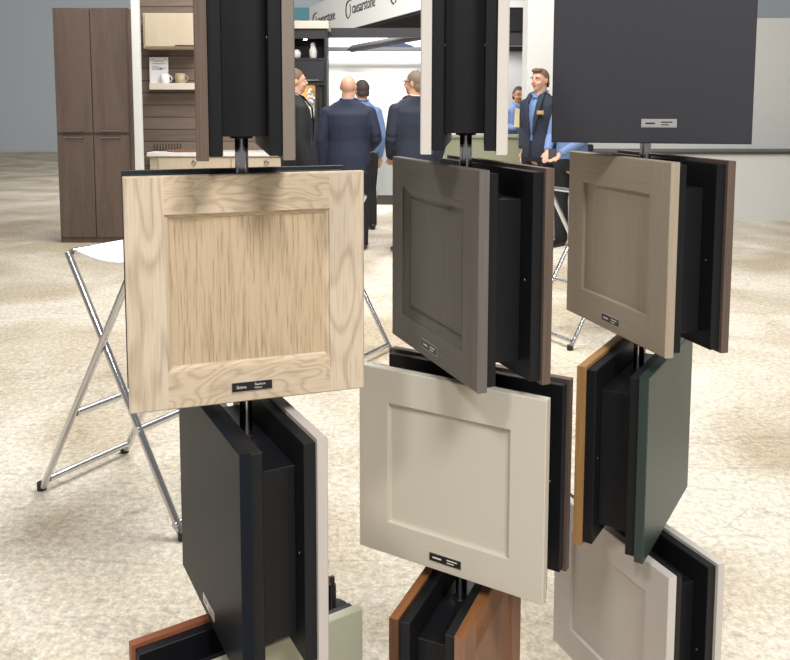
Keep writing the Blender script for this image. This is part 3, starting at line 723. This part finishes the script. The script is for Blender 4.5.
    if tie:
        bm = bmesh.new(); yy = lambda z: -(.105 * bulk) - .012
        tube(bm, [(0, -.068, 1.475), (0, -.085, 1.45), (0, -.105, 1.38), (0, yy(1.2) - .008, 1.25), (0, yy(1) - .004, 1.05)], [(.012, .018), (.010, .014), (.007, .024), (.007, .034), (.006, .036)], 10, ref=(0, 1, 0), dome=True)
        obj('tie', bm, M[tie], t, True)
    if jacket:
        def cut(c):
            if c.z > 1.53 or c.y > -.02 or not open_front: return c.z > 1.53
            wd = .012 + max(0, c.z - 1.06) * .16 if c.z > 1.06 else .012 + (1.06 - c.z) * .06
            return abs(c.x) < wd
        jb = bake(torso(.004, jacket_hem, .056, .05, .97), .012, 2, cut)
        jo = obj('jacket', jb, M[jacket], t)
        so_ = jo.modifiers.new('s', 'SOLIDIFY'); so_.thickness = .004; so_.offset = -1
        if open_front:
            for x in (-1, 1):
                bm = bmesh.new(); B = bulk
                P_ = [(x * .062, .02, 1.522), (x * .078, -.05, 1.495), (x * .088, -.105 * B - .006, 1.40), (x * .060, -.118 * B - .012, 1.25), (x * .026, -.118 * B - .012, 1.08)]
                tube(bm, P_, [(.006, .016), (.006, .026), (.005, .036), (.005, .03), (.004, .008)], 10, ref=(0, 1, 0), dome=True)
                obj('lapel', bm, M[jacket], jo, True)
        if badge:
            bm = bmesh.new(); box(bm, (.085, -.118 * bulk - .024, 1.285), (.165, -.118 * bulk - .008, 1.325), 0, .002); box(bm, (.09, -.118 * bulk - .0255, 1.291), (.16, -.118 * bulk - .024, 1.304), 1)
            obj('name_badge', bm, [M['gold'], M['label_silver']], t)
    return t
PI = math.pi
side_arms = lambda b=1.0: [((-.225 * b, .035, 1.12), (-.215 * b, -.05, .85)), ((.225 * b, .035, 1.12), (.215 * b, -.05, .85))]
person('bald man in navy suit seen from behind', (-.305, 8.2, 0), R(177), 1.745, 1.22, shirt='shirt_blue', hair='skin', hairstyle=None,
       arms=[((-.285, .03, 1.13), (-.20, -.17, 1.02)), ((.275, .03, 1.11), (.262, -.04, .84))], jacket_hem=.76)
person('man in black suit and white collar facing right beside the black cabinet', (-.775, 7.7, 0), R(108), 1.79, 1.15, 'suit_black', hair='hair_brown', tie='tie', arms=[((-.235, .03, 1.11), (-.21, -.05, .84)), ((.24, .0, 1.11), (.21, -.07, .84))], jacket_hem=.80)
person('man in light blue shirt behind the bald man', (-.20, 9.5, 0), R(200), 1.735, 1.05, None, 'shirt_blue', hair='hair_dark', head_turn=R(5), arms=side_arms(1.1))
person('man with glasses in dark navy suit, back turned, facing left', (.345, 8.0, 0), R(200), 1.78, 1.15, 'suit_ink', hair='hair_grey', glasses=True, arms=[((-.265, .035, 1.12), (-.25, -.05, .85)), ((.25, .03, 1.12), (.17, -.17, .93))], head_turn=R(38), jacket_hem=.80)
person('smiling man in navy jacket with gold badge in front of the white column', (1.745, 8.95, 0), R(-50), 1.84, 1.08, 'suit_ink', 'shirt_blue', hair='hair_brown', hairstyle='quiff', badge=True, head_turn=R(0), head_tilt=R(3),
       arms=[((-.235, .05, 1.14), (-.19, -.02, .92)), ((.235, .05, 1.14), (.21, -.08, .92))], jacket_hem=.83)
person('person with dark parted hair and blue top behind the olive counter', (1.935, 11.45, 0), R(8), 1.70, .92, None, 'shirt_blue', hair='hair_dark', hairstyle='parted', skin='skin_dark', head_tilt=R(10),
       arms=[((-.22, .0, 1.16), (-.06, -.22, 1.17)), ((.22, .0, 1.16), (.09, -.24, 1.13))])
person('person in blue shirt holding a dark phone, mostly hidden behind the charcoal sample', (1.965, 8.35, 0), R(-40), 1.72, 1.0, None, 'shirt_blue', hair='hair_dark',
       arms=[((-.235, -.02, 1.15), (-.19, -.17, 1.005)), ((.20, -.10, 1.14), (-.0, -.25, .985))])
ph = thing('phone', 'dark phone held by the person in blue shirt', 'phone', (1.727, 8.165, .945), R(-20))
obj('case', bxm((-.04, -.006, -.075), (.04, .006, .075), .004), M['rubber'], ph)
obj('screen', bxm((-.036, -.0075, -.068), (.036, -.006, .068), .001), M['kick'], ph)
pp = tag(obj('paper_sheet', bxm((-.07, -.002, -.13), (.07, .002, .13), .001), M['paper_yellow'], None, loc=(1.90, 11.12, 1.27), rot=(R(-14), R(8), R(6))), 'cream paper held up by the person behind the olive counter', 'paper')
